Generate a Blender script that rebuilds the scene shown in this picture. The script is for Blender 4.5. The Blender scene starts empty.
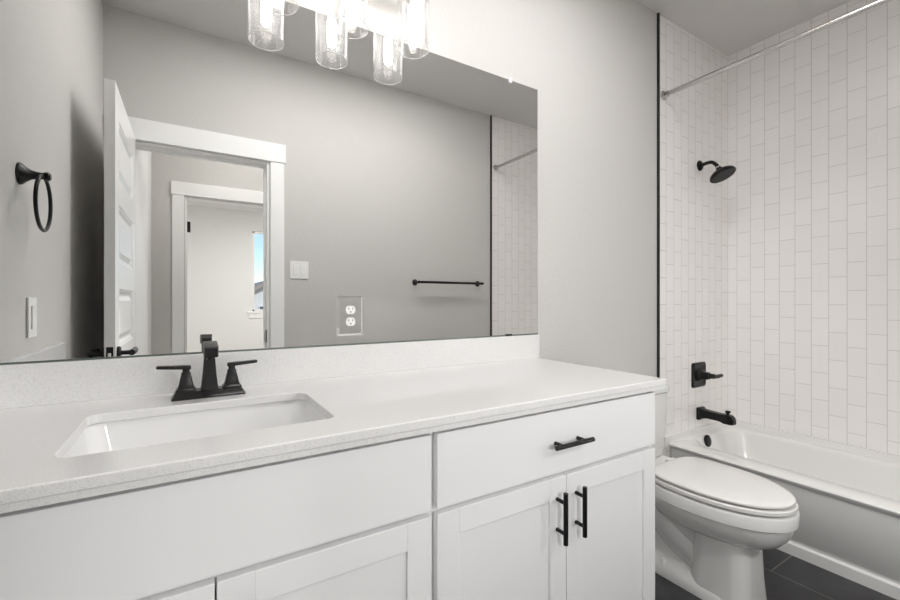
import bpy, bmesh, math, random
from mathutils import Vector, Matrix
random.seed(4)
S = bpy.context.scene
COL = S.collection
PI = math.pi

# ---------------------------------------------------------------- camera
cam_d = bpy.data.cameras.new('camera')
cam = bpy.data.objects.new('camera', cam_d); COL.objects.link(cam)
cam.location = (0.0, -1.3816, 1.1611)
cam.rotation_euler = (PI/2, 0, math.radians(58.253 - 90))
cam_d.sensor_width = 36; cam_d.lens = 422.873/900*36
cam_d.shift_y = 0.42/900
cam_d.clip_start = 0.01; cam_d.clip_end = 300
S.camera = cam

# ---------------------------------------------------------------- light and exposure
S.view_settings.view_transform = 'Standard'
S.view_settings.look = 'None'
S.view_settings.gamma = 1.0
S.view_settings.use_curve_mapping = False
S.view_settings.exposure = 0.10
BULB = 22.0          # strength of the three vanity bulbs
HALL = 45.0           # added unseen hall fill lamp
BATH = 13.8          # added unseen fill panel on the bathroom ceiling
BED = 150.0            # added unseen bedroom fill lamp
SKY = 0.22
S.cycles.max_bounces = 14; S.cycles.diffuse_bounces = 9; S.cycles.glossy_bounces = 6
S.cycles.caustics_reflective = False; S.cycles.transparent_max_bounces = 16; S.cycles.sample_clamp_indirect = 6
w = bpy.data.worlds.new('world'); S.world = w; w.use_nodes = True
nt = w.node_tree; bg = nt.nodes['Background']
sky = nt.nodes.new('ShaderNodeTexSky'); sky.sky_type = 'NISHITA'
sky.sun_disc = False; sky.sun_elevation = math.radians(48); sky.sun_rotation = math.radians(100)
sky.air_density = 0.7; sky.dust_density = 0.1
nt.links.new(sky.outputs[0], bg.inputs[0]); bg.inputs[1].default_value = SKY
sun_d = bpy.data.lights.new('sun', 'SUN'); sun_d.energy = 2.6; sun_d.angle = 0.01
sun = bpy.data.objects.new('sun', sun_d); COL.objects.link(sun)
sun.rotation_euler = (math.radians(-50), 0, math.radians(-25)); sun.location = (0, -20, 20)

# added fill spots with no visible body, by the doorway wall, aimed across the room
FILL = 9.2
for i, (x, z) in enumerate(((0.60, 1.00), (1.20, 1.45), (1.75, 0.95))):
    ld = bpy.data.lights.new('fill_spot', 'SPOT'); ld.energy = FILL; ld.spot_size = math.radians(165); ld.spot_blend = 0.6; ld.shadow_soft_size = 0.0
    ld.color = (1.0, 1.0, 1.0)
    lo = bpy.data.objects.new('fill_spot', ld); COL.objects.link(lo); lo.location = (x, -1.42, z)
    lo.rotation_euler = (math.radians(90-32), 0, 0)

# ---------------------------------------------------------------- materials
def mat(name, color, rough=0.5, metal=0.0, bump=None, spec=0.5, coat=0.0, emit=None, es=0.0, noise_col=None):
    m = bpy.data.materials.new(name); m.use_nodes = True
    n = m.node_tree.nodes; l = m.node_tree.links; b = n['Principled BSDF']
    b.inputs['Base Color'].default_value = (*color, 1); b.inputs['Roughness'].default_value = rough
    b.inputs['Metallic'].default_value = metal; b.inputs['Specular IOR Level'].default_value = spec
    b.inputs['Coat Weight'].default_value = coat
    if emit:
        b.inputs['Emission Color'].default_value = (*emit, 1); b.inputs['Emission Strength'].default_value = es
    if bump or noise_col:
        tc = n.new('ShaderNodeTexCoord')
    if bump:
        sc, st, dist = bump
        t = n.new('ShaderNodeTexNoise'); t.inputs['Scale'].default_value = sc; t.inputs['Detail'].default_value = 3
        l.new(tc.outputs['Object'], t.inputs['Vector'])
        bp = n.new('ShaderNodeBump'); bp.inputs['Strength'].default_value = st; bp.inputs['Distance'].default_value = dist
        l.new(t.outputs['Fac'], bp.inputs['Height']); l.new(bp.outputs[0], b.inputs['Normal'])
    if noise_col:
        sc, c2, lo, hi = noise_col
        t = n.new('ShaderNodeTexNoise'); t.inputs['Scale'].default_value = sc; t.inputs['Detail'].default_value = 4
        l.new(tc.outputs['Object'], t.inputs['Vector'])
        r = n.new('ShaderNodeValToRGB'); r.color_ramp.elements[0].position = lo; r.color_ramp.elements[1].position = hi
        r.color_ramp.elements[0].color = (*c2, 1); r.color_ramp.elements[1].color = (*color, 1)
        l.new(t.outputs['Fac'], r.inputs[0]); l.new(r.outputs[0], b.inputs['Base Color'])
    return m

M_wall = mat('wall_paint', (0.58, 0.57, 0.55), 0.75, bump=(85, 0.35, 0.004), spec=0.3)
M_ceil = mat('ceiling_paint', (0.66, 0.65, 0.635), 0.85, bump=(60, 0.25, 0.004), spec=0.2)
M_trim = mat('trim_enamel', (0.86, 0.86, 0.855), 0.3)
M_door = mat('door_enamel', (0.84, 0.84, 0.835), 0.28)
M_bed = mat('bedroom_paint', (0.80, 0.80, 0.79), 0.8)
M_cab = mat('cabinet_lacquer', (0.85, 0.85, 0.855), 0.33)
M_cabin = mat('cabinet_inside', (0.55, 0.55, 0.55), 0.6)
M_quartz = mat('white_quartz', (0.76, 0.755, 0.75), 0.12, noise_col=(420, (0.66, 0.66, 0.66), 0.36, 0.48))
M_sink = mat('white_porcelain', (0.84, 0.84, 0.84), 0.07, coat=0.3)
M_toilet = mat('toilet_china', (0.73, 0.73, 0.72), 0.10, coat=0.2)
M_seat = mat('seat_plastic', (0.72, 0.71, 0.695), 0.22)
M_tub = mat('tub_acrylic', (0.83, 0.825, 0.81), 0.14, coat=0.2)
M_black = mat('matte_black_metal', (0.006, 0.006, 0.0065), 0.36, metal=0.0, spec=0.30)
M_bronze = mat('dark_bronze_metal', (0.016, 0.015, 0.015), 0.26, metal=0.2, spec=0.4)
M_blackprof = mat('black_edge_profile', (0.008, 0.008, 0.008), 0.5)
M_chrome = mat('chrome', (0.60, 0.59, 0.575), 0.27, metal=1.0)
M_nickel = mat('brushed_nickel', (0.50, 0.48, 0.46), 0.3, metal=1.0)
M_plastic = mat('white_plastic', (0.84, 0.84, 0.82), 0.35)
M_slot = mat('dark_slot', (0.03, 0.03, 0.03), 0.6)
M_clear = mat('clear_plastic_clip', (0.85, 0.86, 0.86), 0.15)
M_mirror = mat('mirror_silver', (0.94, 0.943, 0.937), 0.0, metal=1.0)
M_plate = mat('mirrored_plate', (0.86, 0.86, 0.86), 0.02, metal=1.0)
M_mirror_edge = mat('mirror_edge', (0.10, 0.12, 0.11), 0.3)
M_bulb = mat('glowing_bulb', (1, 1, 1), 0.5, emit=(1.0, 0.94, 0.89), es=BULB)
M_collar = mat('bulb_collar', (0.9, 0.88, 0.84), 0.5)
M_fill_hall = mat('hall_fill_glow', (1, 1, 1), 0.5, emit=(1.0, 0.97, 0.94), es=HALL)
M_fill_bath = mat('bathroom_fill_glow', (1, 1, 1), 0.5, emit=(1.0, 0.985, 0.975), es=BATH)
M_fill_bed = mat('bedroom_fill_glow', (1, 1, 1), 0.5, emit=(1.0, 0.98, 0.96), es=BED)
M_carpet = mat('beige_carpet', (0.62, 0.60, 0.57), 0.95, bump=(300, 0.6, 0.01))
M_stucco = mat('beige_stucco', (0.78, 0.75, 0.70), 0.9)
M_shingle = mat('brown_shingle', (0.40, 0.33, 0.28), 0.9)
M_grass = mat('dry_ground', (0.30, 0.30, 0.22), 0.95)
M_winglass = mat('dark_house_glass', (0.08, 0.10, 0.13), 0.1)

def tile_mat(name, axis, off, sgn):
    """vertical running bond of 3x6 tiles; axis = horizontal object axis"""
    m = bpy.data.materials.new(name); m.use_nodes = True
    n = m.node_tree.nodes; l = m.node_tree.links; b = n['Principled BSDF']
    tc = n.new('ShaderNodeTexCoord'); sp = n.new('ShaderNodeSeparateXYZ'); cb = n.new('ShaderNodeCombineXYZ')
    l.new(tc.outputs['Object'], sp.inputs[0])
    a1 = n.new('ShaderNodeMath'); a1.operation = 'ADD'; a1.inputs[1].default_value = -1.213 + 0.1505*20
    l.new(sp.outputs['Z'], a1.inputs[0]); l.new(a1.outputs[0], cb.inputs[0])
    a2 = n.new('ShaderNodeMath'); a2.operation = 'MULTIPLY_ADD'; a2.inputs[1].default_value = sgn; a2.inputs[2].default_value = off
    l.new(sp.outputs[axis], a2.inputs[0]); l.new(a2.outputs[0], cb.inputs[1])
    br = n.new('ShaderNodeTexBrick'); br.offset = 0.5; br.offset_frequency = 2; br.squash = 1.0
    br.inputs['Scale'].default_value = 1; br.inputs['Brick Width'].default_value = 0.1505
    br.inputs['Row Height'].default_value = 0.0758; br.inputs['Mortar Size'].default_value = 0.0013
    br.inputs['Mortar Smooth'].default_value = 0.3; br.inputs['Bias'].default_value = 0
    br.inputs['Color1'].default_value = (0.885, 0.868, 0.852, 1); br.inputs['Color2'].default_value = (0.905, 0.89, 0.876, 1)
    br.inputs['Mortar'].default_value = (0.60, 0.585, 0.565, 1)
    l.new(cb.outputs[0], br.inputs['Vector'])
    l.new(br.outputs['Color'], b.inputs['Base Color'])
    b.inputs['Roughness'].default_value = 0.22
    bp = n.new('ShaderNodeBump'); bp.invert = True; bp.inputs['Strength'].default_value = 0.6; bp.inputs['Distance'].default_value = 0.0015
    l.new(br.outputs['Fac'], bp.inputs['Height'])
    no = n.new('ShaderNodeTexNoise'); no.inputs['Scale'].default_value = 9; l.new(tc.outputs['Object'], no.inputs['Vector'])
    bp2 = n.new('ShaderNodeBump'); bp2.inputs['Strength'].default_value = 0.12; bp2.inputs['Distance'].default_value = 0.01
    l.new(no.outputs['Fac'], bp2.inputs['Height']); l.new(bp.outputs[0], bp2.inputs['Normal']); l.new(bp2.outputs[0], b.inputs['Normal'])
    return m
M_tile_r = tile_mat('white_tile_right', 'Y', -0.051 + 0.0758*10, -1)
M_tile_s = tile_mat('white_tile_shower', 'X', -2.206 + 0.0758*10, 1)

def floor_mat():
    m = bpy.data.materials.new('slate_floor_tile'); m.use_nodes = True
    n = m.node_tree.nodes; l = m.node_tree.links; b = n['Principled BSDF']
    tc = n.new('ShaderNodeTexCoord'); mp = n.new('ShaderNodeMapping')
    l.new(tc.outputs['Object'], mp.inputs[0])
    sp = n.new('ShaderNodeSeparateXYZ'); cb = n.new('ShaderNodeCombineXYZ'); l.new(mp.outputs[0], sp.inputs[0])
    l.new(sp.outputs['Y'], cb.inputs[0]); l.new(sp.outputs['X'], cb.inputs[1])
    mp.inputs['Location'].default_value = (-2.127 + 0.305*20 , 0.563 + 0.61*10, 0)
    br = n.new('ShaderNodeTexBrick'); br.offset = 0.5; br.offset_frequency = 2
    br.inputs['Scale'].default_value = 1; br.inputs['Brick Width'].default_value = 0.61; br.inputs['Row Height'].default_value = 0.305
    br.inputs['Mortar Size'].default_value = 0.002
    br.inputs['Mortar Smooth'].default_value = 0.1; br.inputs['Bias'].default_value = 0
    br.inputs['Color1'].default_value = (0.036, 0.036, 0.038, 1); br.inputs['Color2'].default_value = (0.046, 0.045, 0.047, 1)
    br.inputs['Mortar'].default_value = (0.20, 0.19, 0.18, 1)
    # shift so that even rows start on the joint
    off = n.new('ShaderNodeVectorMath'); off.operation = 'ADD'; off.inputs[1].default_value = (0.305, 0, 0)
    l.new(cb.outputs[0], off.inputs[0]); l.new(off.outputs[0], br.inputs['Vector'])
    no = n.new('ShaderNodeTexNoise'); no.inputs['Scale'].default_value = 7; no.inputs['Detail'].default_value = 6
    l.new(tc.outputs['Object'], no.inputs['Vector'])
    mx = n.new('ShaderNodeMix'); mx.data_type = 'RGBA'; mx.blend_type = 'MULTIPLY'; mx.inputs[0].default_value = 0.7
    rr = n.new('ShaderNodeMapRange'); rr.inputs[1].default_value = 0.3; rr.inputs[2].default_value = 0.7; rr.inputs[3].default_value = 0.6; rr.inputs[4].default_value = 1.5
    l.new(no.outputs['Fac'], rr.inputs[0])
    l.new(br.outputs['Color'], mx.inputs[6]); l.new(rr.outputs[0], mx.inputs[7]); l.new(mx.outputs[2], b.inputs['Base Color'])
    b.inputs['Roughness'].default_value = 0.42
    bp = n.new('ShaderNodeBump'); bp.invert = True; bp.inputs['Strength'].default_value = 0.5; bp.inputs['Distance'].default_value = 0.001
    l.new(br.outputs['Fac'], bp.inputs['Height']); l.new(bp.outputs[0], b.inputs['Normal'])
    return m
M_floor = floor_mat()

def glass_mat(name, body=0.10, seeds=True):
    """thin clear glass: mostly see-through, with a glossy film and tiny seeds"""
    m = bpy.data.materials.new(name); m.use_nodes = True
    n = m.node_tree.nodes; l = m.node_tree.links
    for x in list(n): n.remove(x)
    out = n.new('ShaderNodeOutputMaterial'); tr = n.new('ShaderNodeBsdfTransparent'); tr.inputs[0].default_value = (0.97, 0.97, 0.97, 1)
    gl = n.new('ShaderNodeBsdfGlossy'); gl.inputs['Roughness'].default_value = 0.08
    mx = n.new('ShaderNodeMixShader'); l.new(tr.outputs[0], mx.inputs[1]); l.new(gl.outputs[0], mx.inputs[2])
    fr = n.new('ShaderNodeFresnel'); fr.inputs[0].default_value = 1.45
    ad = n.new('ShaderNodeMath'); ad.operation = 'ADD'; ad.use_clamp = True; ad.inputs[1].default_value = body*0.4
    sc = n.new('ShaderNodeMath'); sc.operation = 'MULTIPLY'; sc.inputs[1].default_value = 0.35; l.new(fr.outputs[0], sc.inputs[0]); l.new(sc.outputs[0], ad.inputs[0]); l.new(ad.outputs[0], mx.inputs[0])
    if seeds:
        tc = n.new('ShaderNodeTexCoord'); v = n.new('ShaderNodeTexVoronoi'); v.inputs['Scale'].default_value = 130
        l.new(tc.outputs['Object'], v.inputs['Vector'])
        cr = n.new('ShaderNodeMapRange'); cr.inputs[1].default_value = 0.12; cr.inputs[2].default_value = 0.32; cr.inputs[3].default_value = 0.35; cr.inputs[4].default_value = body
        l.new(v.outputs['Distance'], cr.inputs[0])
        df = n.new('ShaderNodeBsdfTranslucent'); df.inputs[0].default_value = (0.95, 0.95, 0.95, 1)
        d2 = n.new('ShaderNodeBsdfDiffuse'); d2.inputs[0].default_value = (0.95, 0.95, 0.95, 1)
        ms = n.new('ShaderNodeMixShader'); ms.inputs[0].default_value = 0.5
        l.new(df.outputs[0], ms.inputs[1]); l.new(d2.outputs[0], ms.inputs[2])
        m2 = n.new('ShaderNodeMixShader'); l.new(cr.outputs[0], m2.inputs[0]); l.new(mx.outputs[0], m2.inputs[1]); l.new(ms.outputs[0], m2.inputs[2])
        l.new(m2.outputs[0], out.inputs[0])
    else:
        l.new(mx.outputs[0], out.inputs[0])
    return m
M_shade = glass_mat('seeded_glass', 0.035)
M_rim = glass_mat('glass_rim', 0.55, True)
M_pane = glass_mat('window_glass', 0.02, False)

# ---------------------------------------------------------------- mesh helpers
def obj(name, bm, m, parent=None, smooth=False, bevel=None, label=None):
    bmesh.ops.recalc_face_normals(bm, faces=bm.faces)
    me = bpy.data.meshes.new(name); bm.to_mesh(me); bm.free()
    if smooth is True or smooth:
        ang = 0.7 if smooth is True else smooth
        for p in me.polygons: p.use_smooth = True
        me.set_sharp_from_angle(angle=ang)
    o = bpy.data.objects.new(name, me); COL.objects.link(o)
    for mm in (m if isinstance(m, (list, tuple)) else [m]): me.materials.append(mm)
    if parent: o.parent = parent
    if bevel:
        b = o.modifiers.new('bevel', 'BEVEL'); b.width = bevel; b.segments = 2; b.limit_method = 'ANGLE'; b.angle_limit = 0.6
        b.harden_normals = False
    if label: o['label'] = label
    return o
def thing(name, label, cat, loc=(0,0,0), rz=0, group=None):
    o = bpy.data.objects.new(name, None); COL.objects.link(o); o.empty_display_size = 0.05
    o.location = loc; o.rotation_euler = (0,0,rz); tag(o, label, cat, group); return o
def tag(o, label, cat, group=None):
    o['label'] = label; o['category'] = cat
    if group: o['group'] = group
    return o
def struct(name, bm, m, bevel=None, smooth=False, label=None):
    o = obj(name, bm, m, bevel=bevel, smooth=smooth); o['kind'] = 'structure'
    if label: o['label'] = label
    return o
def box(bm, x0, x1, y0, y1, z0, z1, mi=0):
    xs = sorted((x0,x1)); ys = sorted((y0,y1)); zs = sorted((z0,z1))
    v = [bm.verts.new((x,y,z)) for z in zs for y in ys for x in xs]
    fs = []
    for q in ((0,2,3,1),(4,5,7,6),(0,1,5,4),(2,6,7,3),(0,4,6,2),(1,3,7,5)):
        f = bm.faces.new([v[i] for i in q]); f.material_index = mi; fs.append(f)
    return fs
def B(*boxes):
    bm = bmesh.new()
    for b in boxes: box(bm, *b)
    return bm
def loft(bm, loops, cap0=True, cap1=True, close=True):
    rings = [[bm.verts.new(p) for p in lp] for lp in loops]
    n = len(rings[0])
    for a, b in zip(rings, rings[1:]):
        for i in range(n if close else n-1):
            j = (i+1) % n
            bm.faces.new((a[i], a[j], b[j], b[i]))
    if cap0: bm.faces.new(rings[0][::-1])
    if cap1: bm.faces.new(rings[-1])
    return rings
def rrect(x0, x1, y0, y1, z, r, seg=6):
    r = min(r, (x1-x0)/2*0.999, (y1-y0)/2*0.999)
    pts = []
    for cx, cy, a0 in ((x1-r, y1-r, 0), (x0+r, y1-r, PI/2), (x0+r, y0+r, PI), (x1-r, y0+r, 1.5*PI)):
        for k in range(seg+1):
            a = a0 + PI/2*k/seg
            pts.append((cx + r*math.cos(a), cy + r*math.sin(a), z))
    return pts
def lathe(bm, prof, centre, axis='Z', n=24, cap0=True, cap1=True):
    """prof: (radius, height) along the axis from centre"""
    c = Vector(centre); ax = {'X': Vector((1,0,0)), 'Y': Vector((0,1,0)), 'Z': Vector((0,0,1))}[axis] if isinstance(axis, str) else Vector(axis).normalized()
    u = ax.orthogonal().normalized(); v = ax.cross(u)
    loops = [[c + ax*h + u*(r*math.cos(2*PI*k/n)) + v*(r*math.sin(2*PI*k/n)) for k in range(n)] for r, h in prof]
    return loft(bm, loops, cap0, cap1)
def tube(bm, pts, rad, n=12, closed=False, cap=True):
    P = [Vector(p) for p in pts]; N = len(P)
    rads = rad if isinstance(rad, (list, tuple)) else [rad]*N
    T = []
    for i in range(N):
        if closed: t = P[(i+1) % N] - P[i-1]
        else: t = P[min(i+1, N-1)] - P[max(i-1, 0)]
        T.append(t.normalized())
    u = T[0].orthogonal().normalized(); loops = []
    for i in range(N):
        u = (u - T[i]*u.dot(T[i])).normalized(); v = T[i].cross(u)
        loops.append([P[i] + (u*math.cos(2*PI*k/n) + v*math.sin(2*PI*k/n))*rads[i] for k in range(n)])
    if closed: loops.append(loops[0])
    if closed:
        rings = [[bm.verts.new(p) for p in lp] for lp in loops[:-1]]; rings.append(rings[0])
        # align last ring to the first
        for a, b in zip(rings, rings[1:]):
            for i in range(n):
                j = (i+1) % n; bm.faces.new((a[i], a[j], b[j], b[i]))
    else: loft(bm, loops, cap, cap)
def cyl(bm, p0, p1, r, n=16):
    tube(bm, [p0, p1], r, n)
def smooth_path(pts, sub=8):
    P = [Vector(p) for p in pts]; out = []
    Q = [P[0]*2-P[1]] + P + [P[-1]*2-P[-2]]
    for i in range(1, len(Q)-2):
        for k in range(sub):
            t = k/sub
            out.append(0.5*((2*Q[i]) + (Q[i+1]-Q[i-1])*t + (2*Q[i-1]-5*Q[i]+4*Q[i+1]-Q[i+2])*t*t + (3*Q[i]-Q[i-1]-3*Q[i+1]+Q[i+2])*t**3))
    out.append(P[-1]); return out

# ================================================================ SETTING
XL, XT, XR = -0.387, 2.206, 2.975
YB = -1.524; ZC = 2.743
HY = -2.80; FY = -6.90                       # hall's far wall, bedroom's far wall
JX0, JX1 = -0.272, 0.437                     # bathroom doorway
struct('floor', B((XL-0.12, XR+0.12, YB-0.115, 0.12, -0.06, 0)), M_floor)
struct('floor_hall', B((-2.2, 5.2, FY-0.12, YB-0.115, -0.06, 0)), M_carpet)
struct('ceiling', B((XL-0.12, XR+0.12, YB-0.115, 0.12, ZC, ZC+0.08)), M_ceil)
struct('ceiling_hall', B((-2.2, 5.2, FY-0.12, YB-0.115, ZC, ZC+0.08)), M_bed)
struct('wall_left', B((XL-0.115, XL, YB-0.115, 0.12, 0, ZC)), M_wall)
struct('wall_vanity', B((XL, XT, 0, 0.12, 0, ZC)), M_wall)
struct('wall_shower', B((XT, XR, -0.001, 0.12, 0, ZC)), M_tile_s)
struct('wall_right', B((XR, XR+0.12, YB-0.115, 0.12, 0, ZC)), M_tile_r)
struct('wall_back', B((XL, JX0, YB-0.115, YB, 0, ZC), (JX1, XT, YB-0.115, YB, 0, ZC), (JX0, JX1, YB-0.115, YB, 2.04, ZC)), M_wall)
struct('wall_shower_end', B((XT, XR, YB-0.115, YB+0.001, 0, ZC)), M_tile_s)
struct('trim_1', B((XT-0.011, XT+0.001, -0.0105, 0, 0, 2.742)), M_blackprof, label='black tile edge strip beside the toilet')
struct('trim_2', B((XT-0.011, XT+0.001, YB, YB+0.0105, 0, 2.742)), M_blackprof, label='black tile edge strip on the back wall')
# hall
struct('wall_hall_end', B((-0.37, -0.252, HY, YB-0.115, 0, ZC)), M_bed)
OX0, OX1 = -0.024, 0.75                      # opposite doorway
struct('wall_hall', B((-2.2, OX0, HY-0.115, HY, 0, ZC), (OX1, 5.2, HY-0.115, HY, 0, ZC), (OX0, OX1, HY-0.115, HY, 2.035, ZC)), M_wall)
struct('wall_hall_right', B((3.4, 3.5, HY, YB-0.115, 0, ZC)), M_wall)
# bedroom
struct('wall_bedroom_left', B((-1.2, -1.08, FY, HY-0.115, 0, ZC)), M_bed)
struct('wall_bedroom_right', B((3.4, 3.5, FY, HY-0.115, 0, ZC)), M_bed)
WX0, WX1, WZ0, WZ1 = 0.975, 2.45, 0.965, 2.40
struct('wall_bedroom', B((-1.2, WX0, FY-0.14, FY, 0, ZC), (WX1, 3.5, FY-0.14, FY, 0, ZC), (WX0, WX1, FY-0.14, FY, 0, WZ0), (WX0, WX1, FY-0.14, FY, WZ1, ZC)), M_bed)
wf = bmesh.new()
for b_ in ((WX0, WX0+0.035, FY-0.1, FY-0.04, WZ0, WZ1), (WX1-0.035, WX1, FY-0.1, FY-0.04, WZ0, WZ1), (WX0, WX1, FY-0.1, FY-0.04, WZ0, WZ0+0.035),
           (WX0, WX1, FY-0.1, FY-0.04, WZ1-0.035, WZ1), (1.69, 1.73, FY-0.1, FY-0.04, WZ0, WZ1)): box(wf, *b_)
win = struct('window_1', wf, M_trim, bevel=0.003, label='white framed bedroom window seen through both doorways')
obj('pane', B((WX0+0.03, WX1-0.03, FY-0.072, FY-0.068, WZ0+0.03, WZ1-0.03)), M_pane, win)
obj('window_sill', B((WX0-0.09, WX1+0.09, FY, FY+0.03, WZ0-0.03, WZ0), (WX0-0.07, WX1+0.07, FY, FY+0.015, WZ0-0.12, WZ0-0.03)), M_trim, win, bevel=0.003)

# door casings
def casing(name, x0, x1, y, s, zt, w=0.083, head=0.118, label=None):
    """flat casing with an overhanging head; s = +1 when it stands out towards +y"""
    bm = bmesh.new(); t = 0.017*s; t2 = 0.022*s; rv = 0.006
    box(bm, x0-rv-w, x0-rv, y, y+t, 0, zt+rv)
    box(bm, x1+rv, x1+rv+w, y, y+t, 0, zt+rv)
    box(bm, x0-rv-w-0.008, x1+rv+w+0.008, y, y+t2, zt+rv, zt+rv+head)
    return struct(name, bm, M_trim, bevel=0.002, label=label)
def jamb(name, x0, x1, y0, y1, zt, stop_y, label=None, st=0.010):
    bm = bmesh.new(); st += 0.012
    box(bm, x0-0.001, x0+0.012, y0, y1, 0, zt); box(bm, x1-0.012, x1+0.001, y0, y1, 0, zt); box(bm, x0+0.012, x1-0.012, y0, y1, zt-0.012, zt+0.001)
    box(bm, x0+0.012, x0+st, stop_y, stop_y+0.035, 0, zt-0.012); box(bm, x1-st, x1-0.012, stop_y, stop_y+0.035, 0, zt-0.012)
    box(bm, x0+st, x1-st, stop_y, stop_y+0.035, zt-st, zt-0.012)
    return struct(name, bm, M_trim, bevel=0.0015, label=label)
casing('trim_3', JX0, JX1, YB, 1, 2.038, label='white casing round the bathroom doorway')
casing('trim_4', OX0, OX1, HY, 1, 2.030, head=0.108, label='white casing round the doorway across the hall')
j1 = jamb('trim_5', JX0, JX1, YB-0.115, YB, 2.04, YB-0.085, label='white jamb of the bathroom doorway')
j2 = jamb('trim_6', OX0, OX1, HY-0.115, HY, 2.035, HY-0.037, label='white jamb of the doorway across the hall', st=0.003)
obj('strike_plate', B((JX1-0.0135, JX1-0.011, YB-0.058, YB-0.004, 0.892, 0.972)), M_black, j1, bevel=0.001, label='black strike plate')
def hinge(bm, x, y, z):
    box(bm, x, x+0.003, y-0.016, y+0.016, z-0.045, z+0.045); cyl(bm, (x+0.006, y-0.018, z-0.045), (x+0.006, y-0.018, z+0.045), 0.006, 10)
hb = bmesh.new()
box(hb, OX0+0.0119, OX0+0.016, HY-0.100, HY-0.042, 1.745, 1.835)
cyl(hb, (OX0+0.026, HY-0.090, 1.745), (OX0+0.026, HY-0.090, 1.835), 0.014, 12)
obj('hinge', hb, M_bronze, j2, label='dark bronze hinge')
# baseboards
struct('baseboard_back', B((JX1+0.091, XT-0.012, YB, YB+0.013, 0, 0.11)), M_trim, bevel=0.003)
struct('baseboard_vanity', B((1.30, XT-0.012, -0.013, 0, 0, 0.11)), M_trim, bevel=0.003)
struct('baseboard_hall', B((-0.24, OX0-0.09, HY, HY+0.013, 0, 0.11), (OX1+0.09, 3.4, HY, HY+0.013, 0, 0.11)), M_trim, bevel=0.003)

# bathroom door, standing open against the left wall
DW, DT, DH = 0.715, 0.035, 2.035
def door_slab():
    bm = bmesh.new()
    st = 0.105; rails = []
    tops = [1.92, 1.565, 1.21, 0.855, 0.50]; ph = 0.245
    box(bm, 0, st, 0, DT, 0.01, DH+0.01); box(bm, DW-st, DW, 0, DT, 0.01, DH+0.01)
    z = DH+0.01
    for t in tops:
        box(bm, st, DW-st, 0, DT, t, z); z = t-ph
    box(bm, st, DW-st, 0, DT, 0.01, z)
    for t in tops:                                     # raised and fielded panels
        x0, x1, z0, z1 = st, DW-st, t-ph, t
        for s in (0, 1):
            def L(i, d):
                y = d if s == 0 else DT-d
                return [(x0+i, y, z0+i), (x1-i, y, z0+i), (x1-i, y, z1-i), (x0+i, y, z1-i)]
            loft(bm, [L(0, 0.0), L(0.004, 0.004), L(0.010, 0.005), L(0.018, 0.014), L(0.028, 0.014), L(0.050, 0.003)], False, True)
    return bm
door = struct('door_1', door_slab(), M_door, smooth=0.2, label='white panelled bathroom door standing open by the left wall')
door.location = (-0.246, -1.497, 0); door.rotation_euler = (0, 0, math.radians(90.3))
def lever(side):
    bm = bmesh.new(); y0 = 0 if side < 0 else DT; s = side
    lathe(bm, [(0.027, 0), (0.027, 0.008*1), (0.022, 0.012)], (DW-0.06, y0, 0.944), (0, s, 0), 24)
    cyl(bm, (DW-0.06, y0, 0.944), (DW-0.06, y0+s*0.050, 0.944), 0.009)
    tube(bm, smooth_path([(DW-0.052, y0+s*0.048, 0.944), (DW-0.09, y0+s*0.052, 0.945), (DW-0.13, y0+s*0.052, 0.946), (DW-0.185, y0+s*0.048, 0.945)], 5), [0.0125]*10+[0.0105]*6, 12)
    return bm
# local +y of the slab faces the left wall once it is turned
obj('door_handle', lever(-1), M_black, door, smooth=True, label='black lever on the room side')
obj('door_handle', lever(1), M_black, door, smooth=True, label='black lever on the wall side')
obj('latch_plate', B((DW, DW+0.002, 0.006, DT-0.006, 0.914, 0.974)), M_black, door, bevel=0.001, label='black latch plate')
obj('latch_bolt', B((DW+0.002, DW+0.011, 0.012, DT-0.012, 0.932, 0.952)), M_chrome, door, bevel=0.002, label='bright latch bolt')
for z in (0.25, 1.02, 1.80):
    bm = bmesh.new(); box(bm, -0.004, 0.03, DT, DT+0.003, z-0.044, z+0.044); cyl(bm, (-0.004, DT+0.004, z-0.045), (-0.004, DT+0.004, z+0.045), 0.006, 10); obj('door_hinge', bm, M_bronze, door, smooth=True)

# outside the bedroom window
gr = struct('ground_outside', B((-90, 90, -120, FY-0.3, -3.4, -3.3)), M_grass)
def house(x, y, wdt, dep, wall_h, ridge, label):
    t = thing('house', label, 'house', (x, y, -3.3))
    obj('house_wall', B((-wdt/2, wdt/2, -dep/2, dep/2, 0, wall_h)), M_stucco, t)
    bm = bmesh.new(); o = 0.45; hw = wdt/2+o; hd = dep/2+o; e = wall_h-0.15; th = 0.22
    for yy in (0,): pass
    prof = [(-hw, e), (0, ridge), (hw, e), (hw, e-th), (0, ridge-th), (-hw, e-th)]
    loft(bm, [[(px, -hd, pz) for px, pz in prof], [(px, hd, pz) for px, pz in prof]])
    obj('roof', bm, M_shingle, t)
    g = bmesh.new(); loft(g, [[(-wdt/2, yy, wall_h-0.001), (wdt/2, yy, wall_h-0.001), (0, yy, ridge-th)] for yy in (-dep/2+0.01, dep/2-0.01)]); obj('gable', g, M_stucco, t)
    hw_ = min(0.65, wdt*0.11)
    for wx in (-wdt*0.14, wdt*0.24):
        f = obj('window', B((wx-hw_, wx+hw_, dep/2, dep/2+0.06, wall_h-1.9, wall_h-0.75)), M_trim, t)
        obj('pane', B((wx-hw_+0.07, wx+hw_-0.07, dep/2+0.06, dep/2+0.08, wall_h-1.8, wall_h-0.85)), M_winglass, f)
house(4.85, -34, 3.4, 9, 4.9, 5.95, 'beige house with brown gable roof beyond the bedroom window')
house(-2.5, -48, 10, 9, 5.0, 7.0, 'more distant beige house left of the nearer gabled house')
house(16, -52, 12, 9, 5.0, 6.8, 'more distant beige house right of the nearer gabled house')

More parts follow.
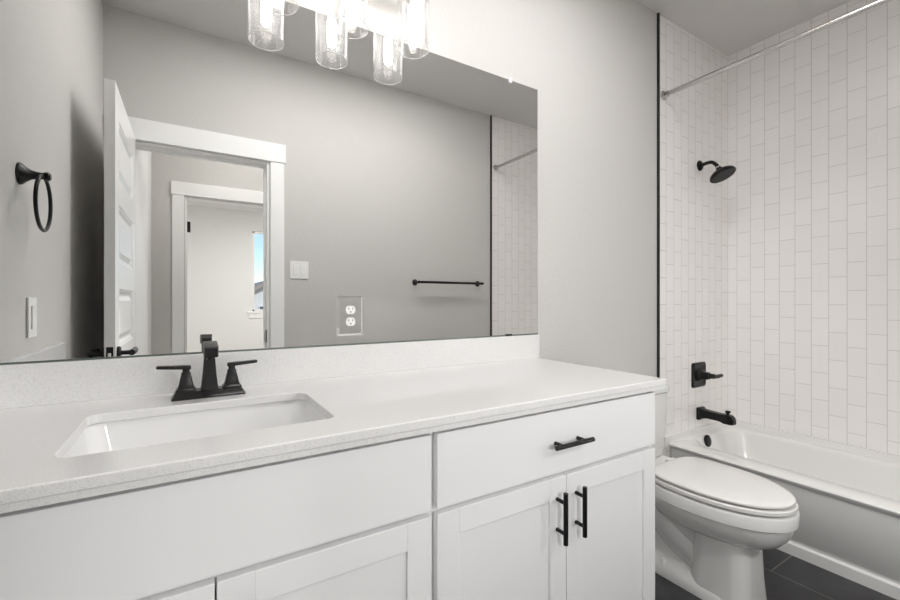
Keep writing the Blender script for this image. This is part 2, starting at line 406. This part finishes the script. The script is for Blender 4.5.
# added fill lamps, out of frame, to brighten bathroom, hall and bedroom
def fill_lamp(x, y, r, m, label):
    t = thing('ceiling_fill_light', label, 'ceiling light', (x, y, ZC))
    bm = bmesh.new(); lathe(bm, [(r+0.012, -0.018), (r+0.012, 0)], (0, 0, 0), 'Z', 32); obj('base', bm, M_trim, t, smooth=True)
    bm = bmesh.new(); lathe(bm, [(0.3*r, -0.033), (0.75*r, -0.031), (r, -0.018)], (0, 0, 0), 'Z', 32); obj('diffuser', bm, m, t, smooth=True)
lp = thing('ceiling_fill_light', 'added unseen long flat fill panel on the bathroom ceiling above the vanity', 'ceiling light', (0.88, -0.735, ZC))  # panel added only to fill the bathroom with soft light
obj('frame', B((-0.78, 0.78, -0.185, 0.185, -0.014, -0.0005)), M_trim, lp, bevel=0.002)
obj('diffuser', B((-0.765, 0.765, -0.17, 0.17, -0.022, -0.014)), M_fill_bath, lp)
fill_lamp(0.5, -2.15, 0.15, M_fill_hall, 'added unseen round fill light on the hall ceiling outside the door')
fill_lamp(1.2, -4.9, 0.20, M_fill_bed, 'added unseen round fill light on the bedroom ceiling across the hall')

# ================================================================ VANITY
CT, CB = 0.912, 0.892
SX0, SX1, SY0, SY1 = -0.183, 0.268, -0.491, -0.188
def countertop():
    bm = bmesh.new(); seg = 6
    inner = rrect(SX0, SX1, SY0, SY1, 0, 0.028, seg)
    X0, X1, Y0, Y1 = XL+0.001, 1.292, -0.601, -0.001
    corners = [(X1, Y1), (X0, Y1), (X0, Y0), (X1, Y0)]
    for z in (CT, CB):
        iv = [bm.verts.new((x, y, z)) for x, y, _ in inner]
        cv = [bm.verts.new((x, y, z)) for x, y in corners]
        n = len(iv)
        for q in range(4):
            a = q*(seg+1)
            for k in range(seg): bm.faces.new((cv[q], iv[a+k], iv[a+k+1]))
            nx = (a+seg+1) % n
            bm.faces.new((cv[q], iv[a+seg], iv[nx], cv[(q+1) % 4]))
        if z == CT: ti, tcn = iv, cv
        else: bi, bc = iv, cv
    n = len(ti)
    for i in range(n): bm.faces.new((ti[i], ti[(i+1) % n], bi[(i+1) % n], bi[i]))
    for i in range(4): bm.faces.new((tcn[i], tcn[(i+1) % 4], bc[(i+1) % 4], bc[i]))
    return bm
ct = obj('countertop', countertop(), M_quartz, bevel=0.0025)
tag(ct, 'long white speckled quartz countertop over the vanity cabinets', 'countertop')
obj('edge_strip', B((XL+0.002, 1.289, -0.599, -0.583, 0.881, CB), (1.277, 1.289, -0.583, -0.001, 0.881, CB)), M_quartz, ct)
bs = obj('backsplash', B((XL+0.001, 1.302, -0.020, -0.0005, CT, 1.0125)), M_quartz, bevel=0.0015)
tag(bs, 'long white quartz backsplash strip under the mirror', 'backsplash')
ss = obj('side_splash', B((XL+0.0005, XL+0.020, -0.600, -0.0205, CT, 1.0125)), M_quartz, bevel=0.0015)
tag(ss, 'short white quartz side splash against the left wall', 'backsplash')

# sink
def sink_bowl():
    bm = bmesh.new()
    def r(i, z, rad): return rrect(SX0-0.006+i, SX1+0.006-i, SY0-0.006+i, SY1+0.006-i, z, rad)
    inner = [r(-0.012, 0.8915, 0.03), r(0, 0.8905, 0.035), r(0.004, 0.880, 0.036), r(0.014, 0.80, 0.045), r(0.026, 0.768, 0.05), r(0.055, 0.756, 0.05), r(0.12, 0.750, 0.02)]
    outer = [r(0.12, 0.738, 0.02), r(0.045, 0.744, 0.05), r(0.012, 0.764, 0.05), r(0.0, 0.80, 0.045), r(-0.008, 0.878, 0.036), r(-0.012, 0.8905, 0.03)]
    rg = loft(bm, inner + outer, False, False)
    bm.faces.new(rg[6][::-1]); bm.faces.new(rg[7]) if False else None
    return bm
sk = obj('sink', sink_bowl(), M_sink, smooth=0.9)
tag(sk, 'white rectangular undermount sink set into the countertop', 'sink')
bm = bmesh.new(); lathe(bm, [(0.022, 0.0), (0.022, 0.004), (0.015, 0.006)], (0.045, -0.30, 0.749), 'Z', 24); obj('drain', bm, M_black, sk, smooth=True, label='black drain')

# cabinets
FYC = -0.580                # door faces
def shaker(x0, x1, z0, z1, fw=0.058):
    bm = bmesh.new(); y0, y1 = FYC, FYC+0.019
    box(bm, x0, x0+fw, y0, y1, z0, z1); box(bm, x1-fw, x1, y0, y1, z0, z1)
    box(bm, x0+fw, x1-fw, y0, y1, z0, z0+fw); box(bm, x0+fw, x1-fw, y0, y1, z1-fw, z1)
    box(bm, x0+fw, x1-fw, y0+0.0065, y1-0.004, z0+fw, z1-fw)
    return bm
def pull(p0, p1, L=0.13):
    """bar pull between two ends on the door face plane; stands 32 mm off"""
    bm = bmesh.new(); a, b = Vector(p0), Vector(p1); d = (b-a).normalized(); yb = FYC-0.031
    A = Vector((a.x, yb, a.z)); Bq = Vector((b.x, yb, b.z))
    cyl(bm, A, Bq, 0.0062, 16)
    for t in (0.2, 0.8):
        q = A.lerp(Bq, t); cyl(bm, q, (q.x, FYC, q.z), 0.005, 12)
    return bm
def carcass(x0, x1, hollow):
    bm = bmesh.new(); f = FYC+0.021; zb = 0.10
    box(bm, x0, x0+0.018, f+0.02, -0.004, zb, 0.8805); box(bm, x1-0.018, x1, f+0.02, -0.004, zb, 0.8805)
    box(bm, x0+0.018, x1-0.018, f+0.02, -0.004, zb, zb+0.018); box(bm, x0+0.018, x1-0.018, -0.016, -0.004, zb+0.018, 0.8805)
    # face frame
    box(bm, x0, x0+0.04, f, f+0.02, zb, 0.8805); box(bm, x1-0.04, x1, f, f+0.02, zb, 0.8805)
    box(bm, x0+0.04, x1-0.04, f, f+0.02, 0.845, 0.8805); box(bm, x0+0.04, x1-0.04, f, f+0.02, 0.670, 0.72)
    box(bm, x0+0.04, x1-0.04, f, f+0.02, zb, zb+0.035)
    # toe kick
    box(bm, x0, x1, f+0.07, f+0.085, 0, zb)
    return bm
def cabinet(x0, x1, dx0, dx1, label, drawer):
    t = thing('vanity_cabinet', label, 'cabinet', ((x0+x1)/2, -0.29, 0))
    ox = (x0+x1)/2
    def put(name, bm, m, par=t, **k):
        o = obj(name, bm, m, par, **k)
        return o
    def shift(bm, par=t):
        for v in bm.verts: v.co.x -= ox; v.co.y += 0.29
        return bm
    put('body', shift(carcass(x0, x1, not drawer)), M_cab)
    mid = (dx0+dx1)/2
    fr = put('drawer' if drawer else 'false_front', shift(B((dx0, dx1, FYC, FYC+0.019, 0.704, 0.869))), M_cab, bevel=0.0015)
    if drawer:
        put('handle', shift(pull((mid-0.070, 0, 0.785), (mid+0.070, 0, 0.785))), M_black, fr, smooth=True, label='black bar pull')
    for (a, b, hx) in ((dx0, mid-0.0016, mid-0.036), (mid+0.0016, dx1, mid+0.036)):
        d = put('door', shift(shaker(a, b, 0.112, 0.692)), M_cab, bevel=0.0012)
        put('handle', shift(pull((hx, 0, 0.530), (hx, 0, 0.663))), M_black, d, smooth=True, label='black bar pull')
    return t
cabinet(XL+0.004, 0.4560, -0.372, 0.4495, 'white sink base cabinet with a plain false front under the sink', False)
cabinet(0.4565, 1.276, 0.4635, 1.2650, 'white base cabinet with one wide drawer above two doors beside the toilet', True)

# faucet
fx, fy = 0.047, -0.108
fa = thing('faucet', 'dark bronze two-handle faucet standing behind the sink', 'faucet', (fx, fy, CT))
def rl(hx, hy, z, cx=0, cy=0, r=0.003): return rrect(cx-hx, cx+hx, cy-hy, cy+hy, z, r, 3)
bm = bmesh.new(); loft(bm, [rl(0.083, 0.029, 0), rl(0.083, 0.029, 0.004), rl(0.080, 0.0265, 0.007), rl(0.076, 0.023, 0.016), rl(0.074, 0.021, 0.019)])
obj('base', bm, M_bronze, fa, smooth=0.5)
for s in (-1, 1):
    bm = bmesh.new(); cx = s*0.052
    loft(bm, [rl(h, h, z, cx) for h, z in ((0.0225, 0.017), (0.0225, 0.022), (0.0185, 0.026), (0.0155, 0.036), (0.0130, 0.050), (0.0108, 0.058), (0.0108, 0.063), (0.0080, 0.066), (0.008, 0.074))])
    pst = obj('handle_post', bm, M_bronze, fa, smooth=0.5)
    bm = bmesh.new()
    def lv(x, z, hy, hz): return [(x, -hy, z-hz), (x, hy, z-hz), (x, hy, z+hz), (x, -hy, z+hz)]
    loft(bm, [lv(cx-s*0.011, 0.0775, 0.0085, 0.003), lv(cx-s*0.009, 0.078, 0.0100, 0.0048), lv(cx+s*0.010, 0.079, 0.0100, 0.0048), lv(cx+s*0.030, 0.080, 0.0088, 0.0042), lv(cx+s*0.060, 0.082, 0.0080, 0.0038), lv(cx+s*0.063, 0.082, 0.006, 0.002)])
    obj('lever', bm, M_bronze, pst, bevel=0.001)
bm = bmesh.new()
def sec(y, z, ang, hx, ht):
    """rectangular section; ang = direction of travel in the y-z plane (90 = up, 180 = towards -y)"""
    ny, nz = -math.sin(math.radians(ang)), math.cos(math.radians(ang))
    return [(-hx, y-ny*ht, z-nz*ht), (hx, y-ny*ht, z-nz*ht), (hx, y+ny*ht, z+nz*ht), (-hx, y+ny*ht, z+nz*ht)]
# travel upwards then bend over the bowl (y decreases)
P_ = [(0.002, 0.016, 90, 0.0205, 0.021), (0.002, 0.026, 90, 0.0190, 0.019), (0.002, 0.060, 90, 0.0155, 0.0155), (0.002, 0.095, 91, 0.0130, 0.0125), (0.000, 0.112, 100, 0.0130, 0.0125),
      (-0.008, 0.126, 135, 0.0135, 0.013), (-0.026, 0.132, 172, 0.0160, 0.013), (-0.060, 0.129, 184, 0.0160, 0.0125), (-0.096, 0.124, 188, 0.0160, 0.0125), (-0.104, 0.122, 190, 0.0138, 0.0115)]
loft(bm, [[(x, -(-y) , z) for x, y, z in sec(*p)] for p in P_])
obj('spout', bm, M_bronze, fa, bevel=0.0012)
bm = bmesh.new(); lathe(bm, [(0.009, 0), (0.009, 0.006)], (0, -0.090, 0.106), 'Z', 16); obj('aerator', bm, M_bronze, fa, smooth=True)

# mirror, with its outlet and clips
mir = obj('mirror', B((XL+0.003, 1.303, -0.0055, -0.0005, 1.0140, 2.0855)), M_mirror)
me = mir.data; me.materials.append(M_mirror_edge)
for p in me.polygons: p.material_index = 0 if abs(p.normal.y) > 0.5 else 1
tag(mir, 'large frameless wall mirror above the vanity countertop', 'mirror')
obj('bottom_channel', B((XL+0.003, 1.303, -0.0075, -0.0056, 1.0126, 1.0170)), M_mirror_edge, mir, label='thin dark channel along the bottom edge')
for x in (0.05, 1.147):
    obj('clip', B((x-0.008, x+0.008, -0.012, -0.0056, 2.072, 2.094)), M_clear, mir, bevel=0.002, label='clear plastic clip')
for x in (1.14,):
    obj('clip', B((x-0.015, x+0.015, -0.0095, -0.0076, 1.0127, 1.020)), M_black, mir, label='small dark bottom clip')

def duplex(parent, cx, cz, yf, s, plate_m):
    """two receptacles; yf = face plane, s = outward y direction"""
    for dz in (0.0195, -0.0195):
        bm = bmesh.new(); lp = []
        for k in range(24):
            a = 2*PI*k/24; x = 0.0165*math.cos(a); z = max(-0.0135, min(0.0135, 0.0165*math.sin(a)))
            lp.append((x, z))
        loft(bm, [[(cx+x, yf, cz+dz+z) for x, z in lp], [(cx+x, yf+s*0.003, cz+dz+z) for x, z in lp]])
        r = obj('receptacle', bm, M_plastic, parent, bevel=0.0006, label='white receptacle')
        bm = bmesh.new(); q = yf+s*0.003
        box(bm, cx-0.0075, cx-0.0055, q, q+s*0.0004, cz+dz+0.0005, cz+dz+0.0085); box(bm, cx+0.0055, cx+0.0075, q, q+s*0.0004, cz+dz+0.0015, cz+dz+0.0080)
        lathe(bm, [(0.0025, 0), (0.0025, 0.0004)], (cx, q, cz+dz-0.0065), (0, s, 0), 12)
        obj('slots', bm, M_slot, r, label='dark slots')
    bm = bmesh.new(); lathe(bm, [(0.0025, 0), (0.0025, 0.001)], (cx, yf, cz), (0, s, 0), 12); obj('screw', bm, M_chrome, parent)
bm = bmesh.new()
def pl(i, y): return [(0.414+i, y, 1.0435+i), (0.502-i, y, 1.0435+i), (0.502-i, y, 1.1765-i), (0.414+i, y, 1.1765-i)]
loft(bm, [pl(0, -0.0057), pl(0, -0.0075), pl(0.007, -0.0125)])
ou = obj('wall_outlet', bm, M_plate); tag(ou, 'double outlet with a shiny grey cover in the lower part of the mirror', 'outlet')
duplex(ou, 0.458, 1.110, -0.0125, -1, M_plate)

# vanity light
vl = thing('vanity_light', 'three-light vanity fixture with clear seeded glass cylinders above the mirror', 'wall light', (0.428, 0, 2.279))
obj('back_plate', B((-0.12, 0.12, -0.022, -0.0005, -0.055, 0.055)), M_nickel, vl, bevel=0.004)
bm = bmesh.new(); cyl(bm, (-0.27, -0.11, 0.0), (0.27, -0.11, 0.0), 0.011); cyl(bm, (-0.05, -0.022, 0), (-0.05, -0.11, 0), 0.008); cyl(bm, (0.05, -0.022, 0), (0.05, -0.11, 0), 0.008)
obj('bar', bm, M_nickel, vl, smooth=True)
for dx in (-0.213, 0, 0.213):
    bm = bmesh.new(); c = (dx, -0.11, 0)
    lathe(bm, [(0.010, 0.0), (0.010, -0.055), (0.028, -0.062), (0.030, -0.068), (0.030, -0.088), (0.022, -0.090), (0.022, -0.118)], c, 'Z', 24)
    so = obj('socket', bm, M_nickel, vl, smooth=0.6)
    bm = bmesh.new()   # glass cylinder, open below
    lathe(bm, [(0.020, -0.0905), (0.052, -0.0905), (0.0545, -0.093), (0.0545, -0.272), (0.0547, -0.2755), (0.0525, -0.2755), (0.0515, -0.272), (0.0515, -0.094), (0.020, -0.0925)], c, 'Z', 40, False, False)
    gsh = obj('lamp_shade', bm, M_shade, vl, smooth=0.6, label='clear seeded glass cylinder')
    bm = bmesh.new(); tube(bm, [(dx+0.0536*math.cos(2*PI*k/40), -0.11+0.0536*math.sin(2*PI*k/40), -0.2768) for k in range(40)], 0.0016, 8, closed=True)
    obj('rim', bm, M_rim, gsh, smooth=True, label='fire-polished rim')
    bm = bmesh.new(); lathe(bm, [(0.0155, -0.1175), (0.0165, -0.120), (0.0165, -0.133), (0.014, -0.1345)], c, 'Z', 20); obj('bulb_collar', bm, M_collar, so, smooth=0.6)
    bm = bmesh.new(); lathe(bm, [(0.013, -0.1350), (0.0155, -0.145), (0.0165, -0.165), (0.0165, -0.205), (0.013, -0.222), (0.005, -0.230)], c, 'Z', 20)
    obj('bulb', bm, M_bulb, vl, smooth=True, label='glowing tubular bulb')

# ================================================================ WALL FITTINGS
# towel ring on the left wall
tr = thing('towel_ring', 'dark towel ring hanging on the left wall', 'towel ring', (XL, -0.203, 1.502))
bm = bmesh.new(); lathe(bm, [(0.029, 0.0), (0.029, 0.004), (0.027, 0.007), (0.020, 0.014), (0.013, 0.024), (0.0095, 0.036), (0.009, 0.048), (0.0115, 0.053), (0.0115, 0.060), (0.008, 0.064)], (0.0005, 0, 0), 'X', 28)
obj('post', bm, M_black, tr, smooth=True)
bm = bmesh.new(); R_ = 0.072; a = math.radians(4)
tube(bm, [Vector((0.049 + R_*(1-math.cos(t))*-0.05, R_*math.sin(t) + R_*(1-math.cos(t))*-0.22, -0.001 - R_*(1-math.cos(t)))) for t in [2*PI*k/48 for k in range(48)]], 0.0048, 10, closed=True)
obj('ring', bm, M_black, tr, smooth=True)

# towel bar on the back wall
tb = thing('towel_bar', 'black straight towel bar mounted on the back wall, seen in the mirror', 'towel bar', (1.767, YB, 1.300))
for s in (-1, 1):
    bm = bmesh.new(); lathe(bm, [(0.023, 0.0), (0.023, 0.005), (0.018, 0.009), (0.010, 0.016), (0.008, 0.030), (0.0085, 0.060), (0.011, 0.066), (0.010, 0.078), (0.006, 0.082)], (s*0.293, 0.0005, 0), 'Y', 24)
    obj('post', bm, M_black, tb, smooth=True)
bm = bmesh.new(); cyl(bm, (-0.293, 0.070, 0), (0.293, 0.070, 0), 0.0095); obj('bar', bm, M_black, tb, smooth=True)

# switches and left outlet
sw = obj('light_switch', B((0.563, 0.680, YB+0.0003, YB+0.006, 1.304, 1.419)), M_plastic, bevel=0.002)
tag(sw, 'white double rocker light switch plate on the back wall, seen in the mirror', 'light switch')
for cx in (0.5985, 0.6445):
    obj('rocker', B((cx-0.0165, cx+0.0165, YB+0.006, YB+0.010, 1.328, 1.395)), M_plastic, sw, bevel=0.0015)
so_ = obj('wall_outlet', B((XL+0.0003, XL+0.006, -0.338, -0.262, 1.055, 1.170)), M_plastic, bevel=0.002)
tag(so_, 'white outlet plate on the left wall below the towel ring', 'outlet')
obj('insert', B((XL+0.006, XL+0.009, -0.3165, -0.2835, 1.079, 1.146)), M_plastic, so_, bevel=0.001)

# ================================================================ TOILET
tx = 1.812
to = thing('toilet', 'white two-piece toilet with closed lid between vanity and bathtub', 'toilet', (tx, -0.45, 0))
def egg(hw, yb, yf, z, n=44, pb=2.6, pf=2.05, cx=0, split=0.42):
    """plan outline: blunt at the back (yb, near the wall), long and round at the front (yf)"""
    ym = yb + (yf-yb)*split; pts = []
    for k in range(n):
        a = 2*PI*k/n; c, s = math.cos(a), math.sin(a)
        p = pb if s > 0 else pf
        x = hw*math.copysign(abs(c)**(2/p), c); y = math.copysign(abs(s)**(2/p), s)
        y = ym + (y*(yb-ym) if s > 0 else -y*(yf-ym))
        pts.append((cx+x, y+0.45, z))
    return pts
bm = bmesh.new()
loft(bm, [egg(0.085, -0.30, -0.640, 0.240), egg(0.115, -0.285, -0.675, 0.250), egg(0.146, -0.27, -0.709, 0.270), egg(0.170, -0.258, -0.735, 0.301), egg(0.183, -0.25, -0.749, 0.333), egg(0.188, -0.246, -0.754, 0.352), egg(0.1935, -0.244, -0.760, 0.356),
          egg(0.1955, -0.243, -0.763, 0.396), egg(0.1935, -0.243, -0.761, 0.402), egg(0.170, -0.26, -0.73, 0.404)])
# deck under the tank
loft(bm, [rrect(-0.10, 0.10, -0.30+0.45, -0.03+0.45, 0.26, 0.05), rrect(-0.165, 0.165, -0.30+0.45, -0.025+0.45, 0.36, 0.05), rrect(-0.175, 0.175, -0.30+0.45, -0.022+0.45, 0.395, 0.05), rrect(-0.170, 0.170, -0.295+0.45, -0.026+0.45, 0.400, 0.05)])
obj('bowl', bm, M_toilet, to, smooth=0.6)
bm = bmesh.new()      # front column of the pedestal and the foot
def ped(hw, yb, yf, z, r): return rrect(-hw, hw, yf+0.45, yb+0.45, z, r, 8)
loft(bm, [ped(0.112, -0.425, -0.648, 0.0, 0.06), ped(0.110, -0.425, -0.647, 0.02, 0.06), ped(0.102, -0.43, -0.642, 0.10, 0.06), ped(0.098, -0.435, -0.638, 0.20, 0.06), ped(0.097, -0.44, -0.63, 0.26, 0.06)])
loft(bm, [ped(0.1165, -0.10, -0.60, 0.0, 0.04), ped(0.1155, -0.10, -0.60, 0.030, 0.04), ped(0.100, -0.11, -0.60, 0.052, 0.04), ped(0.070, -0.12, -0.60, 0.065, 0.03)])
loft(bm, [ped(0.060, -0.10, -0.58, 0.03, 0.03), ped(0.052, -0.10, -0.58, 0.30, 0.03)])
obj('pedestal', bm, M_toilet, to, smooth=0.6)
bm = bmesh.new()      # the bulging trapway
tw = smooth_path([(0, -0.50+0.45, 0.16), (0, -0.44+0.45, 0.20), (0, -0.37+0.45, 0.235), (0, -0.30+0.45, 0.30), (0, -0.22+0.45, 0.315), (0, -0.16+0.45, 0.25), (0, -0.17+0.45, 0.15), (0, -0.20+0.45, 0.05)], 5)
tube(bm, tw, [0.070]*len(tw), 20)
tw = smooth_path([(0, -0.52+0.45, 0.10), (0, -0.43+0.45, 0.12), (0, -0.34+0.45, 0.165), (0, -0.27+0.45, 0.235), (0, -0.22+0.45, 0.30)], 5)
tube(bm, tw, [0.080]*len(tw), 20)
obj('trapway', bm, M_toilet, to, smooth=0.7)
for s in (-1, 1):
    bm = bmesh.new(); lathe(bm, [(0.014, 0.0), (0.013, 0.012), (0.008, 0.018)], (s*0.092, 0.12, 0.047), 'Z', 16); obj('bolt_cap', bm, M_plastic, to, smooth=True)
bm = bmesh.new()
loft(bm, [egg(0.140, -0.300, -0.700, 0.4042), egg(0.140, -0.300, -0.700, 0.4110), egg(0.188, -0.275, -0.756, 0.4110, pb=3.4), egg(0.190, -0.275, -0.758, 0.413, pb=3.4), egg(0.190, -0.275, -0.758, 0.424, pb=3.4), egg(0.187, -0.277, -0.755, 0.4270, pb=3.4), egg(0.140, -0.30, -0.70, 0.4275)])
obj('seat', bm, M_seat, to, smooth=0.6)
bm = bmesh.new()
loft(bm, [egg(0.140, -0.30, -0.700, 0.4277), egg(0.140, -0.30, -0.700, 0.4337), egg(0.182, -0.285, -0.749, 0.4337, pb=4), egg(0.184, -0.285, -0.751, 0.4355, pb=4), egg(0.184, -0.285, -0.751, 0.442, pb=4), egg(0.180, -0.289, -0.746, 0.4455, pb=4), egg(0.168, -0.300, -0.730, 0.4485, pb=4), egg(0.10, -0.35, -0.64, 0.4515), egg(0.03, -0.42, -0.52, 0.452)])
obj('lid', bm, M_seat, to, smooth=0.6)
for s in (-1, 1):
    bm = bmesh.new(); cyl(bm, (s*0.075-0.025, -0.262+0.45, 0.422), (s*0.075+0.025, -0.262+0.45, 0.422), 0.012); obj('seat_hinge', bm, M_seat, to, smooth=True)
bm = bmesh.new()
def tk(hw, yf, z, r=0.03): return rrect(-hw, hw, yf+0.45, -0.022+0.45, z, r, 6)
loft(bm, [tk(0.150, -0.165, 0.402), tk(0.162, -0.175, 0.412), tk(0.168, -0.180, 0.43), tk(0.178, -0.188, 0.56), tk(0.184, -0.192, 0.715)])
obj('tank', bm, M_toilet, to, smooth=0.7)
bm = bmesh.new()
loft(bm, [tk(0.184, -0.192, 0.7165), tk(0.190, -0.199, 0.720), tk(0.190, -0.199, 0.742), tk(0.184, -0.193, 0.750), tk(0.15, -0.17, 0.753)])
obj('tank_lid', bm, M_toilet, to, smooth=0.7)
bm = bmesh.new(); cyl(bm, (-0.13, -0.19+0.45, 0.665), (-0.13, -0.208+0.45, 0.665), 0.011); tube(bm, [(-0.135, -0.210+0.45, 0.665), (-0.06, -0.212+0.45, 0.660)], [0.006, 0.007], 10)
obj('flush_lever', bm, M_chrome, to, smooth=True)

# ================================================================ BATHTUB
bm = bmesh.new()
XI = XR-0.002; Y0, Y1 = YB+0.003, -0.003
def tl(x0, z, ins=0.0, r=0.012): return rrect(x0, XI-ins, Y0+ins, Y1-ins, z, r, 6)
def tbi(x0, x1, y0, y1, z, r): return rrect(x0, x1, y0, y1, z, r, 6)
loft(bm, [tl(2.338, 0.0), tl(2.335, 0.050), tl(2.338, 0.053), tl(2.350, 0.056), tl(2.350, 0.066), tl(2.338, 0.078), tl(2.312, 0.330), tl(2.292, 0.346), tl(2.290, 0.354), tl(2.295, 0.361, 0.001), tl(2.304, 0.3635, 0.002),
          tbi(2.405, 2.918, -1.440, -0.052, 0.3635, 0.11), tbi(2.413, 2.910, -1.432, -0.058, 0.359, 0.11), tbi(2.419, 2.904, -1.425, -0.064, 0.345, 0.11),
          tbi(2.440, 2.885, -1.34, -0.105, 0.18, 0.13), tbi(2.460, 2.870, -1.30, -0.130, 0.115, 0.13), tbi(2.51, 2.82, -1.22, -0.18, 0.098, 0.11)])
box(bm, 2.262, XI, -0.012, -0.001, 0.340, 0.398); box(bm, XI-0.012, XI, Y0, Y1, 0.340, 0.398); box(bm, 2.262, XI, Y0-0.001, Y0+0.010, 0.340, 0.398)
tub = obj('bathtub', bm, M_tub, smooth=0.75); tag(tub, 'white built-in bathtub along the tiled right wall', 'bathtub')
bm = bmesh.new(); lathe(bm, [(0.034, 0.0), (0.034, 0.006), (0.028, 0.010), (0.010, 0.011)], (2.588, -0.066, 0.338), (0, -1, 0.22), 28); obj('overflow_cover', bm, M_black, tub, smooth=0.6, label='black round overflow cover')
bm = bmesh.new(); lathe(bm, [(0.03, 0.0), (0.03, 0.004), (0.02, 0.008)], (2.625, -0.24, 0.0925), 'Z', 24); obj('drain', bm, M_black, tub, smooth=0.6, label='black tub drain')

# ================================================================ SHOWER FITTINGS
vx = 2.612
sv = thing('shower_valve', 'black square shower valve with lever handle on the tiled wall', 'shower valve', (vx, -0.001, 0.714))
bm = bmesh.new()
def sq(h, y, r=0.008):
    return [(x, y, z) for x, z, _ in rrect(-h, h, -h, h, 0, r, 4)]
loft(bm, [sq(0.074, -0.0003, 0.014), sq(0.074, -0.006, 0.014), sq(0.070, -0.010, 0.013), sq(0.062, -0.012, 0.012), sq(0.060, -0.011, 0.012)])
obj('plate', bm, M_black, sv, smooth=0.5)
bm = bmesh.new(); loft(bm, [sq(0.034, -0.009, 0.006), sq(0.030, -0.020, 0.006), sq(0.022, -0.030, 0.006), sq(0.020, -0.060, 0.006), sq(0.017, -0.064, 0.005)]); obj('hub', bm, M_black, sv, smooth=0.5)
bm = bmesh.new(); tube(bm, smooth_path([(0, -0.058, 0.0), (0.014, -0.074, 0.000), (0.050, -0.082, -0.004), (0.100, -0.084, -0.002)], 5), [0.018]*3+[0.015]*5+[0.0115]*5+[0.0105]*3, 12); obj('handle', bm, M_black, sv, smooth=True)

sp = thing('tub_spout', 'black tub spout with diverter knob below the shower valve', 'tub spout', (2.628, -0.001, 0.482))
bm = bmesh.new()
def ss_(hx, hz, y, z, r=0.006): return [(x, y, z+q) for x, q, _ in rrect(-hx, hx, -hz, hz, 0, r, 4)]
loft(bm, [ss_(0.036, 0.036, -0.0003, 0), ss_(0.036, 0.036, -0.014, 0), ss_(0.032, 0.032, -0.018, 0), ss_(0.027, 0.026, -0.026, 0.002), ss_(0.024, 0.023, -0.06, 0.003), ss_(0.024, 0.022, -0.12, 0.001), ss_(0.025, 0.027, -0.145, -0.002), ss_(0.025, 0.026, -0.175, -0.003), ss_(0.022, 0.020, -0.188, -0.008), ss_(0.018, 0.012, -0.194, -0.014)])
obj('spout', bm, M_black, sp, smooth=0.5)
bm = bmesh.new(); lathe(bm, [(0.008, 0.0), (0.008, 0.014), (0.013, 0.017), (0.0145, 0.024), (0.011, 0.028)], (0, -0.158, 0.019), 'Z', 16); obj('diverter_knob', bm, M_black, sp, smooth=0.6)

sh = thing('overhead_shower', 'black round shower head on a bent arm high on the tiled wall', 'shower', (2.628, -0.001, 1.975))
bm = bmesh.new(); lathe(bm, [(0.031, 0.0003), (0.031, 0.005), (0.024, 0.012), (0.012, 0.018)], (0, 0, 0), (0, -1, 0), 28); obj('flange', bm, M_black, sh, smooth=0.6)
bm = bmesh.new(); arm = smooth_path([(0, -0.012, 0), (0, -0.040, 0.004), (0, -0.070, 0.002), (0, -0.092, -0.016), (0, -0.104, -0.034)], 5); tube(bm, arm, 0.0105, 14); obj('arm', bm, M_black, sh, smooth=True)
ax = Vector((0.0, -0.44, -0.90)).normalized(); c0 = Vector((0, -0.106, -0.037))
bm = bmesh.new(); lathe(bm, [(0.0125, 0.0), (0.0125, 0.006)], c0 - ax*0.003, ax, 20); obj('collar', bm, M_chrome, sh, smooth=0.6, label='bright collar ring')
bm = bmesh.new(); lathe(bm, [(0.014, 0.004), (0.018, 0.012), (0.020, 0.020), (0.034, 0.026), (0.052, 0.034), (0.064, 0.044), (0.0695, 0.055), (0.0695, 0.060), (0.066, 0.064)], c0, ax, 36)
hd = obj('head', bm, M_black, sh, smooth=0.6)
bm = bmesh.new(); fc = c0 + ax*0.0645; u = ax.orthogonal().normalized(); v = ax.cross(u)
lathe(bm, [(0.060, -0.001), (0.060, 0.0008)], fc, ax, 32)
for r_, k_ in ((0.018, 6), (0.035, 12), (0.052, 18)):
    for k in range(k_):
        a = 2*PI*k/k_; lathe(bm, [(0.0025, 0), (0.0018, 0.0028)], fc + (u*math.cos(a)+v*math.sin(a))*r_, ax, 6)
obj('spray_face', bm, mat('black_rubber', (0.03, 0.03, 0.03), 0.6), hd)

# curtain rod
cr = thing('shower_curtain_rod', 'chrome shower curtain rod spanning above the bathtub', 'curtain rod', (2.252, -0.762, 2.303))
bm = bmesh.new(); cyl(bm, (0, 0.755, 0), (0, -0.755, 0), 0.0125, 20); obj('rod', bm, M_chrome, cr, smooth=True)
for s in (-1, 1):
    bm = bmesh.new(); lathe(bm, [(0.025, 0.0), (0.025, 0.006), (0.017, 0.010), (0.0165, 0.028), (0.0125, 0.030)], (0, s*0.7605, 0), (0, -s, 0), 24); obj('end_flange', bm, M_chrome, cr, smooth=0.6)
